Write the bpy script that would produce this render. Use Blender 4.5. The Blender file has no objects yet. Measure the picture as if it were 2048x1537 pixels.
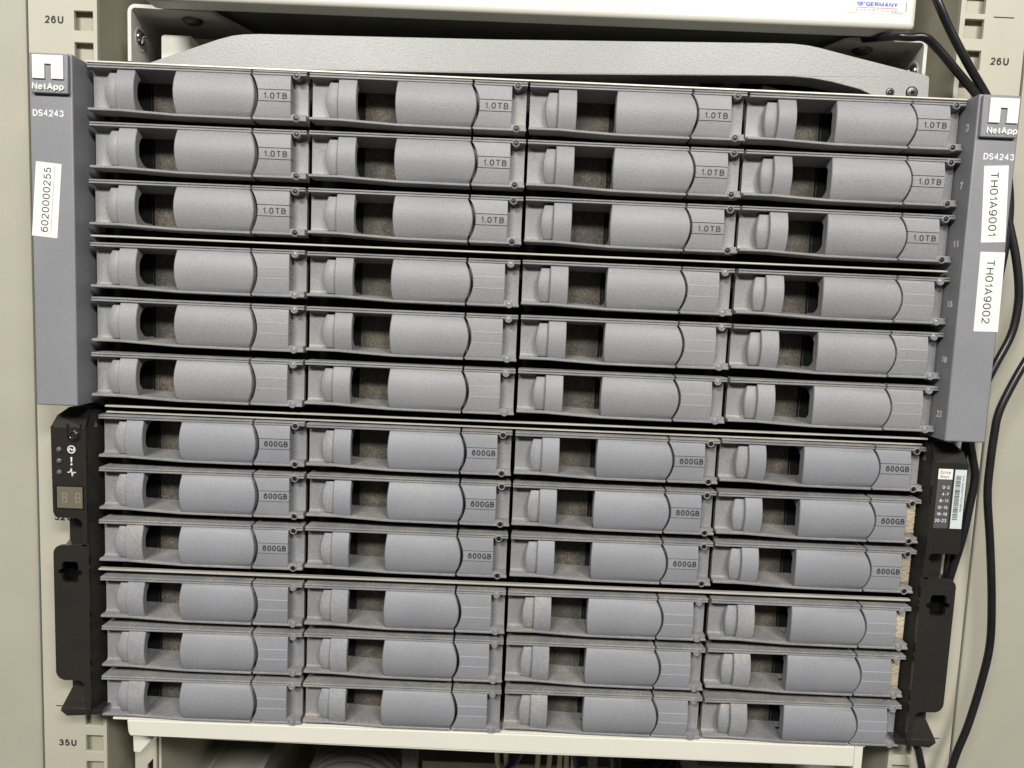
import bpy, bmesh, math, random
from mathutils import Vector, Matrix
from mathutils.geometry import tessellate_polygon
random.seed(7)
S = 0.001                                    # everything below is written in millimetres
scene = bpy.context.scene
COL = scene.collection

# ------------------------------------------------------------------ camera
cam_d = bpy.data.cameras.new('camera')
cam_d.sensor_fit = 'HORIZONTAL'
cam_d.sensor_width = 36.0
cam_d.lens = 36.0 * 1500.0 / 2048.0
cam_d.clip_start = 0.01
cam_d.clip_end = 20.0
cam = bpy.data.objects.new('camera', cam_d)
COL.objects.link(cam)
YAW, PIT, ROL = -0.00796, -0.10081, -0.04152
Rm = Matrix.Rotation(YAW, 3, 'Z') @ Matrix.Rotation(PIT, 3, 'X') @ Matrix.Rotation(ROL, 3, 'Y')
right, fwd, up = Rm.col[0], Rm.col[1], Rm.col[2]
cm = Matrix((right, up, -fwd)).transposed().to_4x4()
cm.translation = Vector((-4.487, -388.255, -110.529)) * S
cam.matrix_world = cm
scene.camera = cam

# ------------------------------------------------------------------ world, lamps, exposure
world = bpy.data.worlds.new('World')
scene.world = world
world.use_nodes = True
bg = world.node_tree.nodes['Background']
bg.inputs['Color'].default_value = (1.0, 0.985, 0.95, 1)
bg.inputs['Strength'].default_value = 0.055


def area(name, loc, target, sx, sy, power, color):
    d = bpy.data.lights.new(name, 'AREA')
    d.shape = 'RECTANGLE'
    d.size = sx * S
    d.size_y = sy * S
    d.energy = power
    d.color = color
    o = bpy.data.objects.new(name, d)
    COL.objects.link(o)
    o.location = Vector(loc) * S
    o.rotation_euler = (Vector(target) - Vector(loc)).to_track_quat('-Z', 'Y').to_euler()
    return o


area('ceiling_lamp', (-620, -1600, 940), (0, 0, -150), 700, 260, 37.0, (1.0, 0.985, 0.95))
area('ceiling_lamp', (680, -1600, 940), (0, 0, -150), 700, 260, 31.0, (1.0, 0.985, 0.95))
scene.view_settings.view_transform = 'Standard'
scene.view_settings.look = 'None'
scene.view_settings.exposure = 0.0
scene.view_settings.gamma = 1.0


# ------------------------------------------------------------------ materials
def N(nt, t, **kw):
    n = nt.nodes.new(t)
    for k, v in kw.items():
        setattr(n, k, v)
    return n


def mat(name, color, rough=0.5, metal=0.0, spec=0.5, grain=0.0, gscale=1400.0, gdist=0.00012,
        mottle=0.0, dust=0.0, dust_up=0.0, dust_col=(0.36, 0.30, 0.21), speck=0.0, coat=0.0, fleck=0.0, vary=0.0):
    m = bpy.data.materials.new(name)
    m.use_nodes = True
    nt = m.node_tree
    b = nt.nodes['Principled BSDF']
    b.inputs['Roughness'].default_value = rough
    b.inputs['Metallic'].default_value = metal
    b.inputs['Specular IOR Level'].default_value = spec
    b.inputs['Coat Weight'].default_value = coat
    L = nt.links.new
    geo = N(nt, 'ShaderNodeNewGeometry')
    rgb = N(nt, 'ShaderNodeRGB')
    rgb.outputs[0].default_value = (*color, 1)
    col = rgb.outputs[0]

    def noise(scale, detail=3.0, rough_=0.55):
        n = N(nt, 'ShaderNodeTexNoise')
        n.inputs['Scale'].default_value = scale
        n.inputs['Detail'].default_value = detail
        n.inputs['Roughness'].default_value = rough_
        L(geo.outputs['Position'], n.inputs['Vector'])
        return n.outputs['Fac']

    def ramp(sock, lo, hi, a=0.0, c=1.0):
        r = N(nt, 'ShaderNodeMapRange')
        r.inputs['From Min'].default_value = lo
        r.inputs['From Max'].default_value = hi
        r.inputs['To Min'].default_value = a
        r.inputs['To Max'].default_value = c
        L(sock, r.inputs['Value'])
        return r.outputs['Result']

    def math_(op, a, c):
        n = N(nt, 'ShaderNodeMath', operation=op)
        for i, v in enumerate((a, c)):
            if isinstance(v, (int, float)):
                n.inputs[i].default_value = v
            else:
                L(v, n.inputs[i])
        n.use_clamp = True
        return n.outputs[0]

    def mix(fac, a, c):
        n = N(nt, 'ShaderNodeMix', data_type='RGBA')
        if isinstance(fac, (int, float)):
            n.inputs[0].default_value = fac
        else:
            L(fac, n.inputs[0])
        for i, v in ((6, a), (7, c)):
            if isinstance(v, tuple):
                n.inputs[i].default_value = (*v, 1)
            else:
                L(v, n.inputs[i])
        return n.outputs[2]

    if mottle:
        f = ramp(noise(28.0, 4.0), 0.35, 0.65)
        dk = tuple(c * (1 - mottle) for c in color)
        lt = tuple(min(1, c * (1 + mottle)) for c in color)
        col = mix(f, dk, lt)
    if vary:
        oi = N(nt, 'ShaderNodeObjectInfo')
        vm = N(nt, 'ShaderNodeMix', data_type='RGBA', blend_type='MULTIPLY')
        vm.inputs[0].default_value = 1.0
        L(col, vm.inputs[6])
        L(mix(oi.outputs['Random'], (1 - vary,) * 3, (1 + vary,) * 3), vm.inputs[7])
        col = vm.outputs[2]
    if fleck:
        f = ramp(noise(1150.0, 2.0, 0.6), 0.33, 0.67)
        n = N(nt, 'ShaderNodeMix', data_type='RGBA', blend_type='MULTIPLY')
        n.inputs[0].default_value = 1.0
        L(col, n.inputs[6])
        L(mix(f, (1 - fleck,) * 3, (1 + fleck,) * 3), n.inputs[7])
        col = n.outputs[2]
    if dust or dust_up:
        sep = N(nt, 'ShaderNodeSeparateXYZ')
        L(geo.outputs['Normal'], sep.inputs[0])
        upf = ramp(sep.outputs['Z'], 0.15, 0.8)
        fine = ramp(noise(900.0, 4.0, 0.75), 0.40, 0.66)
        patch = ramp(noise(90.0, 3.0), 0.36, 0.66)
        fac = math_('MULTIPLY', fine, patch)
        amt = math_('ADD', math_('MULTIPLY', upf, dust_up), dust)
        fac = math_('MULTIPLY', fac, amt)
        col = mix(fac, col, dust_col)
    if speck:
        sp = ramp(noise(1500.0, 1.0), 0.735, 0.78)
        col = mix(math_('MULTIPLY', sp, speck), col, (0.75, 0.70, 0.60))
    if not isinstance(col, tuple):
        L(col, b.inputs['Base Color'])
    if grain:
        bp = N(nt, 'ShaderNodeBump')
        bp.inputs['Strength'].default_value = grain
        bp.inputs['Distance'].default_value = gdist
        L(noise(gscale, 2.0, 0.6), bp.inputs['Height'])
        L(bp.outputs['Normal'], b.inputs['Normal'])
    return m


M = {}
GREY = (0.268, 0.266, 0.273)
COOL = (0.254, 0.258, 0.275)
DCOL = (0.46, 0.40, 0.30)
M['panel'] = mat('textured_grey_plastic', GREY, 0.50, spec=0.45, grain=0.75, gscale=1350, gdist=0.00016, mottle=0.04, fleck=0.09, dust_up=0.2, dust=0.03, vary=0.05)
M['panel_low'] = mat('textured_grey_plastic_dusty', COOL, 0.52, spec=0.4, grain=0.6, gscale=1350, gdist=0.00014, mottle=0.05, fleck=0.07, dust_up=0.4, dust=0.06, speck=0.3, vary=0.05)
M['panel_dust'] = mat('grey_plastic_under_tan_dust', COOL, 0.62, spec=0.3, grain=0.6, mottle=0.06, fleck=0.12, dust_up=0.6, dust=0.62, speck=0.5, dust_col=DCOL)
M['frame'] = mat('grey_plastic_frame', (0.245, 0.244, 0.250), 0.42, spec=0.5, grain=0.35, mottle=0.06, fleck=0.12, dust_up=0.9, dust=0.34, speck=0.35, dust_col=DCOL, vary=0.05)
M['frame_low'] = mat('grey_plastic_frame_dusty', (0.215, 0.215, 0.222), 0.5, spec=0.45, grain=0.35, mottle=0.08, fleck=0.12, dust_up=0.55, dust=0.30, speck=0.55, dust_col=DCOL, vary=0.06)
M['ridge'] = mat('ridge_highlight_grey', (0.38, 0.38, 0.39), 0.4)  # paler grey paints the bevel's highlight into the colour
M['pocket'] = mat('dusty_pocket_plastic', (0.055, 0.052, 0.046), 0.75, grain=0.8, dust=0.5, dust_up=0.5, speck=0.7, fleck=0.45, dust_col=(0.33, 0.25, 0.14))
M['void'] = mat('black_plastic_hollow_shade', (0.006, 0.006, 0.006), 0.7, spec=0.2)  # black plastic; also paints the shade inside holes, gaps and vents
M['text_dark'] = mat('engraved_dark_fill', (0.045, 0.045, 0.048), 0.7)
M['hole_dark'] = mat('ring_hole_black', (0.012, 0.012, 0.012), 0.35)  # near black, painted shade of the open ring holes
M['pipe'] = mat('light_pipe_grey', (0.24, 0.24, 0.25), 0.3)
M['cap'] = mat('end_cap_grey', (0.238, 0.237, 0.252), 0.5, grain=0.4, gscale=1300, mottle=0.05, fleck=0.06, dust=0.03)
M['white_print'] = mat('white_print', (0.78, 0.77, 0.74), 0.5)
M['logo_white'] = mat('raised_white_logo', (0.80, 0.78, 0.71), 0.45, mottle=0.03)
M['black_print'] = mat('black_print', (0.015, 0.015, 0.015), 0.6)
M['line_print'] = mat('grey_hairline_print', (0.25, 0.25, 0.25), 0.6)
M['paper'] = mat('white_label_paper', (0.80, 0.79, 0.74), 0.6, mottle=0.02)
M['steel'] = mat('zinc_steel_sheet', (0.66, 0.635, 0.55), 0.35, metal=0.35, mottle=0.10, dust=0.12, dust_up=0.5, gscale=400)
M['chassis'] = mat('dark_chassis_inside', (0.012, 0.012, 0.011), 0.8, spec=0.2)
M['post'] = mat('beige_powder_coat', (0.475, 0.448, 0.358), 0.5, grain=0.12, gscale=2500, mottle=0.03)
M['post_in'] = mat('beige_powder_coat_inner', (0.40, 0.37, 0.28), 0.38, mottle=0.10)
M['panel_beige'] = mat('beige_side_panel', (0.415, 0.393, 0.312), 0.5, grain=0.15, gscale=2500, mottle=0.03)
M['cream'] = mat('cream_painted_steel', (0.72, 0.695, 0.60), 0.42, grain=0.06, mottle=0.02)
M['bracket'] = mat('pale_bracket_paint', (0.60, 0.59, 0.53), 0.4, mottle=0.04)
M['silver'] = mat('silver_grey_textured_paint', (0.292, 0.291, 0.278), 0.42, metal=0.1, spec=0.6, grain=0.55, gscale=1400, gdist=0.00014, mottle=0.04, fleck=0.12)
M['black'] = mat('black_gloss_plastic', (0.024, 0.0215, 0.019), 0.20, spec=0.6, coat=0.4, mottle=0.1, dust=0.02)
M['black_dusty'] = mat('black_plastic_dusty', (0.014, 0.014, 0.012), 0.55, mottle=0.2, dust=0.30, dust_up=0.4, dust_col=(0.10, 0.09, 0.06))
M['cable'] = mat('black_rubber_cable', (0.013, 0.013, 0.014), 0.30, spec=0.55, mottle=0.2, dust=0.03)
M['screw'] = mat('chromed_screw', (0.55, 0.54, 0.50), 0.2, metal=1.0)
M['screw_dark'] = mat('dark_steel_screw', (0.10, 0.10, 0.098), 0.35, metal=0.5)
M['lens'] = mat('smoked_display_lens', (0.16, 0.14, 0.10), 0.15, spec=0.6)
M['digit'] = mat('unlit_digit_segments', (0.33, 0.30, 0.22), 0.5)
M['led'] = mat('unlit_indicator_lens', (0.13, 0.125, 0.115), 0.2)
M['sticker_grey'] = mat('dark_grey_label', (0.085, 0.080, 0.085), 0.5)
M['sticker_blue'] = mat('pale_blue_white_label', (0.62, 0.68, 0.68), 0.4)
M['dust'] = mat('tan_dust_fluff', (0.44, 0.375, 0.27), 1.0, spec=0.1, grain=1.0, gscale=900, gdist=0.0005, mottle=0.25)
M['olive'] = mat('dim_rack_interior_paint', (0.38, 0.36, 0.28), 0.6, mottle=0.08)
M['rail'] = mat('dull_rail_paint', (0.32, 0.315, 0.265), 0.5, mottle=0.08)
M['charcoal'] = mat('charcoal_hose', (0.17, 0.17, 0.155), 0.45)
M['ivory_cable'] = mat('ivory_cable_jacket', (0.72, 0.69, 0.56), 0.5)
M['blue_cable'] = mat('blue_cable_jacket', (0.02, 0.05, 0.16), 0.45)
M['blue_print'] = mat('blue_print', (0.02, 0.09, 0.55), 0.5)
M['red_print'] = mat('red_print', (0.45, 0.03, 0.03), 0.5)
M['pale_print'] = mat('pale_print', (0.33, 0.33, 0.42), 0.5)
M['label_grey'] = mat('light_grey_label', (0.60, 0.59, 0.58), 0.35)


# ------------------------------------------------------------------ mesh helpers
class MB:
    def __init__(self):
        self.v = []
        self.f = []

    def add(self, verts, faces):
        k = len(self.v)
        self.v += [tuple(p) for p in verts]
        self.f += [tuple(i + k for i in f) for f in faces]
        return self

    def box(self, x0, x1, y0, y1, z0, z1):
        v = [(x, y, z) for z in (z0, z1) for y in (y0, y1) for x in (x0, x1)]
        return self.add(v, [(0, 2, 3, 1), (4, 5, 7, 6), (0, 1, 5, 4), (2, 6, 7, 3), (0, 4, 6, 2), (1, 3, 7, 5)])

    def prism(self, outline, y0, y1, holes=(), back=True):
        """closed XZ outline(s) extruded from y0 (front) to y1"""
        loops = [list(outline)] + [list(h) for h in holes]
        flat = [p for lp in loops for p in lp]
        tris = tessellate_polygon([[Vector((x, z, 0)) for x, z in lp] for lp in loops])
        n = len(flat)
        v = [(x, y0, z) for x, z in flat] + [(x, y1, z) for x, z in flat]
        f = []
        for t in tris:
            a, b, c = [flat[i] for i in t]
            area2 = (b[0] - a[0]) * (c[1] - a[1]) - (c[0] - a[0]) * (b[1] - a[1])
            t = tuple(t) if area2 > 0 else tuple(reversed(t))
            f.append(t)
            if back:
                f.append(tuple(n + i for i in reversed(t)))
        o = 0
        for lp in loops:
            m = len(lp)
            for i in range(m):
                a, b = o + i, o + (i + 1) % m
                f.append((a, b, n + b, n + a))
            o += m
        return self.add(v, f)

    def extr(self, prof, x0, x1, tap0=0.0, tap1=0.0, cap0=True, cap1=True):
        """closed (y, z) profile run along x; tap pulls the ends in with depth"""
        n = len(prof)
        v = [(x0 + tap0 * max(0, y - 1.5), y, z) for y, z in prof] + [(x1 - tap1 * max(0, y - 1.5), y, z) for y, z in prof]
        f = [(i, (i + 1) % n, n + (i + 1) % n, n + i) for i in range(n)]
        tris = tessellate_polygon([[Vector((y, z, 0)) for y, z in prof]])
        if cap0:
            f += [tuple(t) for t in tris]
        if cap1:
            f += [tuple(n + i for i in reversed(t)) for t in tris]
        return self.add(v, f)

    def lathe(self, prof, cx, cz, seg=20):
        """(r, y) profile spun about an axis along y through (cx, cz)"""
        m = len(prof)
        v = []
        for k in range(seg):
            a = 2 * math.pi * k / seg
            v += [(cx + r * math.cos(a), y, cz + r * math.sin(a)) for r, y in prof]
        f = []
        for k in range(seg):
            k2 = (k + 1) % seg
            for i in range(m - 1):
                f.append((k * m + i, k * m + i + 1, k2 * m + i + 1, k2 * m + i))
        return self.add(v, f)

    def tube(self, pts, r, seg=12, sub=8):
        P = [Vector(p) for p in pts]
        path = []
        for i in range(len(P) - 1):
            a, b = P[max(i - 1, 0)], P[i]
            c, d = P[i + 1], P[min(i + 2, len(P) - 1)]
            for k in range(sub):
                t = k / sub
                path.append(0.5 * ((2 * b) + (c - a) * t + (2 * a - 5 * b + 4 * c - d) * t * t + (3 * b - a - 3 * c + d) * t ** 3))
        path.append(P[-1])
        v, f = [], []
        for i, p in enumerate(path):
            t = (path[min(i + 1, len(path) - 1)] - path[max(i - 1, 0)]).normalized()
            s = t.cross(Vector((0, 1, 0.01))).normalized()
            u = t.cross(s)
            for k in range(seg):
                a = 2 * math.pi * k / seg
                v.append(p + (s * math.cos(a) + u * math.sin(a)) * r)
        for i in range(len(path) - 1):
            for k in range(seg):
                k2 = (k + 1) % seg
                f.append((i * seg + k, i * seg + k2, (i + 1) * seg + k2, (i + 1) * seg + k))
        f.append(tuple(range(seg)))
        f.append(tuple(reversed([(len(path) - 1) * seg + k for k in range(seg)])))
        return self.add(v, f)

    def bulge(self, z1, z0, yf, xl, xr, depth, b=0.3, n=12, bt=None, bb=None):
        """a plate bowed towards the viewer, with soft edges and side walls back to `depth`"""
        bt = b if bt is None else bt
        bb = b if bb is None else bb
        rows = [(z1, bt)]
        zs = [z1 - bt + (z0 + bb - z1 + bt) * i / n for i in range(n + 1)]
        rows += [(z, 0.0) for z in zs] + [(z0, bb)]
        v, f = [], []
        for z, e in rows:
            y = yf(z)
            l, r = xl(z), xr(z)
            v += [(l, y + b, z), (l + b, y + e * 0.9, z), (r - b, y + e * 0.9, z), (r, y + b, z)]
        m = len(rows)
        for i in range(m - 1):
            for k in range(3):
                a = i * 4 + k
                f.append((a, a + 4, a + 5, a + 1))
        ring = [0, 1, 2, 3] + [i * 4 + 3 for i in range(1, m)] + [(m - 1) * 4 + 2, (m - 1) * 4 + 1, (m - 1) * 4] + [i * 4 for i in range(m - 2, 0, -1)]
        k0 = len(v)
        v += [(v[i][0], depth, v[i][2]) for i in ring]
        q = len(ring)
        for i in range(q):
            j = (i + 1) % q
            f.append((ring[i], ring[j], k0 + j, k0 + i))
        return self.add(v, f)


ORIGIN = {}


def finish(me, smooth):
    bm = bmesh.new()
    bm.from_mesh(me)
    bmesh.ops.remove_doubles(bm, verts=bm.verts, dist=1e-7)
    bmesh.ops.recalc_face_normals(bm, faces=bm.faces)
    bm.to_mesh(me)
    bm.free()
    if smooth:
        for p in me.polygons:
            p.use_smooth = True
        me.set_sharp_from_angle(angle=math.radians(smooth))


def obj(name, mb, m, parent=None, smooth=35, bevel=0.0, seg=2, recalc=True):
    me = bpy.data.meshes.new(name)
    org = ORIGIN.get(parent.name, Vector((0, 0, 0))) if parent else Vector((0, 0, 0))
    me.from_pydata([((x - org.x) * S, (y - org.y) * S, (z - org.z) * S) for x, y, z in mb.v], [], mb.f)
    me.materials.append(M[m])
    finish(me, smooth)
    o = bpy.data.objects.new(name, me)
    COL.objects.link(o)
    if parent:
        o.parent = parent
        ORIGIN[o.name] = org
    if bevel:
        bv = o.modifiers.new('soft_edge', 'BEVEL')
        bv.width = bevel * S
        bv.segments = seg
        bv.limit_method = 'ANGLE'
        bv.angle_limit = math.radians(40)
        bv.harden_normals = False
    return o


def tag(o, label=None, cat=None, group=None, kind=None):
    if label:
        o['label'] = label
    if cat:
        o['category'] = cat
    if group:
        o['group'] = group
    if kind:
        o['kind'] = kind
    return o


def thing(name, label, cat, loc=(0, 0, 0), group=None):
    o = bpy.data.objects.new(name, None)
    o.empty_display_size = 0.01
    COL.objects.link(o)
    o.location = Vector(loc) * S
    ORIGIN[o.name] = Vector(loc)
    return tag(o, label, cat, group)


def A_(cx, cy, rx, ry, a0, a1, n=14):
    return [(cx + rx * math.cos(math.radians(a0 + (a1 - a0) * i / n)), cy + ry * math.sin(math.radians(a0 + (a1 - a0) * i / n))) for i in range(n + 1)]


def EL(cx, cy, rx, ry, n=26):
    p = []
    for i in range(n):
        a = 2 * math.pi * i / n
        c, d = math.cos(a), math.sin(a)
        p.append((cx + rx * math.copysign(abs(c) ** 0.85, c), cy + ry * math.copysign(abs(d) ** 0.85, d)))
    return ('C', p)


SIX = [(.53, .80), (.46, .94), (.31, 1.0), (.15, .92), (.05, .72), (.01, .48), (.01, .31)]
S_ = A_(.30, .75, .27, .25, 20, 270) + A_(.30, .25, .29, .25, 90, -160)[1:]
GL = {
    '0': [EL(.29, .5, .29, .5)], '1': [[(.04, .74), (.24, .82), (.31, 1.0), (.31, 0)]],
    '2': [A_(.28, .71, .27, .29, 172, -28) + [(0, 0), (.58, 0)]],
    '3': [A_(.27, .765, .25, .235, 165, -90, 12) + A_(.27, .265, .29, .265, 90, -165, 14)[1:]],
    '4': [[(.45, 0), (.45, 1), (0, .30)], [(0, .30), (.62, .30)]],
    '5': [[(.53, 1), (.12, 1), (.06, .50)] + A_(.27, .33, .29, .33, 138, -155)[1:]],
    '6': [EL(.29, .315, .28, .315), SIX], '7': [[(0, 1), (.56, 1), (.36, .58), (.20, 0)]],
    '8': [EL(.29, .765, .24, .235), EL(.29, .27, .29, .27)],
    '9': [EL(.29, .685, .28, .315), [(.58 - x, 1 - y) for x, y in SIX]],
    'T': [[(0, 1), (.68, 1)], [(.34, 1), (.34, 0)]],
    'B': [[(.02, .53), (.36, .53)] + A_(.36, .765, .21, .235, -90, 90, 8)[1:] + [(0, 1), (0, 0), (.36, 0)] + A_(.36, .265, .26, .265, -90, 90, 8)[1:]],
    'G': [A_(.38, .5, .37, .5, 42, 318, 20) + [(.70, .06), (.70, .46), (.42, .46)]],
    'D': [('C', [(0, 0), (0, 1), (.28, 1)] + A_(.28, .5, .40, .5, 90, -90, 14)[1:])],
    'S': [S_], 's': [[(x * .8, y * .7) for x, y in S_]],
    'H': [[(0, 0), (0, 1)], [(.66, 0), (.66, 1)], [(0, .53), (.66, .53)]],
    'A': [[(0, 0), (.35, 1.0), (.70, 0)], [(.12, .32), (.58, .32)]],
    'N': [[(0, 0), (0, 1), (.66, 0), (.66, 1)]],
    'U': [[(0, 1)] + A_(.32, .32, .32, .32, 180, 360) + [(.64, 1)]],
    'E': [[(.56, 1), (0, 1), (0, 0), (.58, 0)], [(0, .52), (.52, .52)]],
    'F': [[(.56, 1), (0, 1), (0, 0)], [(0, .52), (.48, .52)]],
    'P': [[(0, 0), (0, 1), (.36, 1)] + A_(.36, .735, .24, .265, 90, -90, 10)[1:] + [(0, .47)]],
    'R': [[(0, 0), (0, 1), (.36, 1)] + A_(.36, .735, .24, .265, 90, -90, 10)[1:] + [(0, .47)], [(.34, .47), (.62, 0)]],
    'M': [[(0, 0), (0, 1), (.40, .08), (.80, 1), (.80, 0)]],
    'Y': [[(0, 1), (.34, .44), (.68, 1)], [(.34, .44), (.34, 0)]],
    'X': [[(0, 0), (.62, 1)], [(0, 1), (.62, 0)]], 'O': [EL(.37, .5, .37, .5)],
    'C': [A_(.38, .5, .37, .5, 45, 315, 20)], 'Q': [EL(.37, .5, .37, .5), [(.45, .22), (.72, -.04)]],
    'e': [[(.05, .36), (.53, .36)] + A_(.28, .35, .26, .34, 2, 318, 18)],
    't': [[(.12, .93), (.12, .14), (.17, .02), (.27, .02)], [(0, .70), (.27, .70)]],
    'p': [[(0, .70), (0, -.28)], EL(.28, .35, .27, .35)], 'r': [[(0, .70), (0, 0)], [(0, .42), (.10, .64), (.30, .69)]],
    'i': [[(0, .70), (0, 0)], [(0, .88), (0, 1.0)]], 'v': [[(0, .70), (.23, 0), (.46, .70)]],
    'a': [EL(.27, .35, .26, .35), [(.54, .70), (.54, 0)]], 'y': [[(0, .70), (.24, .02)], [(.48, .70), (.16, -.28), (0, -.28)]],
    '-': [[(0, .42), (.32, .42)]], '.': [[(0, -.05), (0, .11)]], ':': [[(0, 0), (0, .14)], [(0, .56), (0, .70)]],
    '/': [[(0, 0), (.30, 1)]], '"': [[(0, .70), (0, 1)], [(.2, .70), (.2, 1)]], ' ': [],
}


def strip(pts, t, closed):
    """left and right edge of a pen stroke with mitred corners"""
    n = len(pts)
    L_, R_ = [], []
    for i, p in enumerate(pts):
        a = pts[i - 1] if (i > 0 or closed) else None
        b = pts[(i + 1) % n] if (i < n - 1 or closed) else None
        ds = []
        for q, r_ in ((a, p), (p, b)):
            if q is None or r_ is None:
                continue
            d = math.hypot(r_[0] - q[0], r_[1] - q[1]) or 1
            ds.append(((r_[0] - q[0]) / d, (r_[1] - q[1]) / d))
        if len(ds) == 1:
            ds.append(ds[0])
        m = (-(ds[0][1] + ds[1][1]), ds[0][0] + ds[1][0])
        l = math.hypot(*m) or 1
        m = (m[0] / l, m[1] / l)
        k = t / 2 / max(0.42, abs(m[0] * -ds[0][1] + m[1] * ds[0][0]))
        L_.append((p[0] + m[0] * k, p[1] + m[1] * k))
        R_.append((p[0] - m[0] * k, p[1] - m[1] * k))
    return L_, R_


def text(name, s, m, parent, origin, xdir, updir, w=None, h=None, depth=0.15, pen=0.15, align=(0.5, 0.5), gap=0.16):
    """lettering drawn with a pen as a mesh; bounding box scaled to w x h (mm), put at `origin`, reading along xdir"""
    segs, x, lay = [], 0.0, 0
    for chx in s:
        g = GL[chx]
        allp = [p for st in g for p in (st[1] if st[0] == 'C' else st)]
        if not allp:
            x += 0.4
            continue
        gx0, gx1 = min(p[0] for p in allp), max(p[0] for p in allp)
        for k, st in enumerate(g):
            closed = st[0] == 'C'
            pts = st[1] if closed else st
            Lq, Rq = strip([(x + p[0] - gx0, p[1]) for p in pts], pen, closed)
            segs.append((Lq, Rq, closed, k))
        x += gx1 - gx0 + pen + gap
    ax = [p for q in segs for p in q[0] + q[1]]
    x0, x1 = min(p[0] for p in ax), max(p[0] for p in ax)
    y0, y1 = min(p[1] for p in ax), max(p[1] for p in ax)
    sx = (w / (x1 - x0)) if w else None
    sy = (h / (y1 - y0)) if h else None
    sx = sx or sy
    sy = sy or sx
    X, U = Vector(xdir).normalized(), Vector(updir).normalized()
    Nn = X.cross(U)
    O = Vector(origin)
    mb = MB()
    for Lq, Rq, closed, k in segs:
        P = lambda p, d: O + X * ((p[0] - x0 - (x1 - x0) * align[0]) * sx) + U * ((p[1] - y0 - (y1 - y0) * align[1]) * sy) + Nn * d
        n = len(Lq)
        dd = depth + 0.004 * k
        v = [P(p, dd) for p in Lq] + [P(p, dd) for p in Rq] + [P(p, -0.02) for p in Lq] + [P(p, -0.02) for p in Rq]
        f = []
        for i in range(n if closed else n - 1):
            j = (i + 1) % n
            f += [(i, n + i, n + j, j), (i, j, 2 * n + j, 2 * n + i), (n + i, 3 * n + i, 3 * n + j, n + j)]
        if not closed:
            f += [(0, 2 * n, 3 * n, n), (n - 1, 2 * n - 1, 4 * n - 1, 3 * n - 1)]
        mb.add(v, f)
    return obj(name, mb, m, parent, smooth=0)


XR, ZU = (1, 0, 0), (0, 0, 1)

# ------------------------------------------------------------------ grid of the two shelves (ring of the top left drive = origin)
X0, CP, RP, DV, RG = -115.0, 110.446, 28.156, 3.586, 20.613
LOWDY, LOWDX = 5.28, -0.25


def carrier_pos(c, r):
    s = r // 6
    k = r % 6
    return (X0 + c * CP + s * LOWDX, s * LOWDY, -(k * RP + (3.586 if k >= 3 else 0.0)) - 177.8 * s)


# ------------------------------------------------------------------ the rack: posts with square holes, inner walls, outer panels
U26 = 29.7
rack = thing('server_rack', 'beige steel server rack with square punched posts and printed unit numbers', 'server rack', (0, 22, -430))


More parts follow.
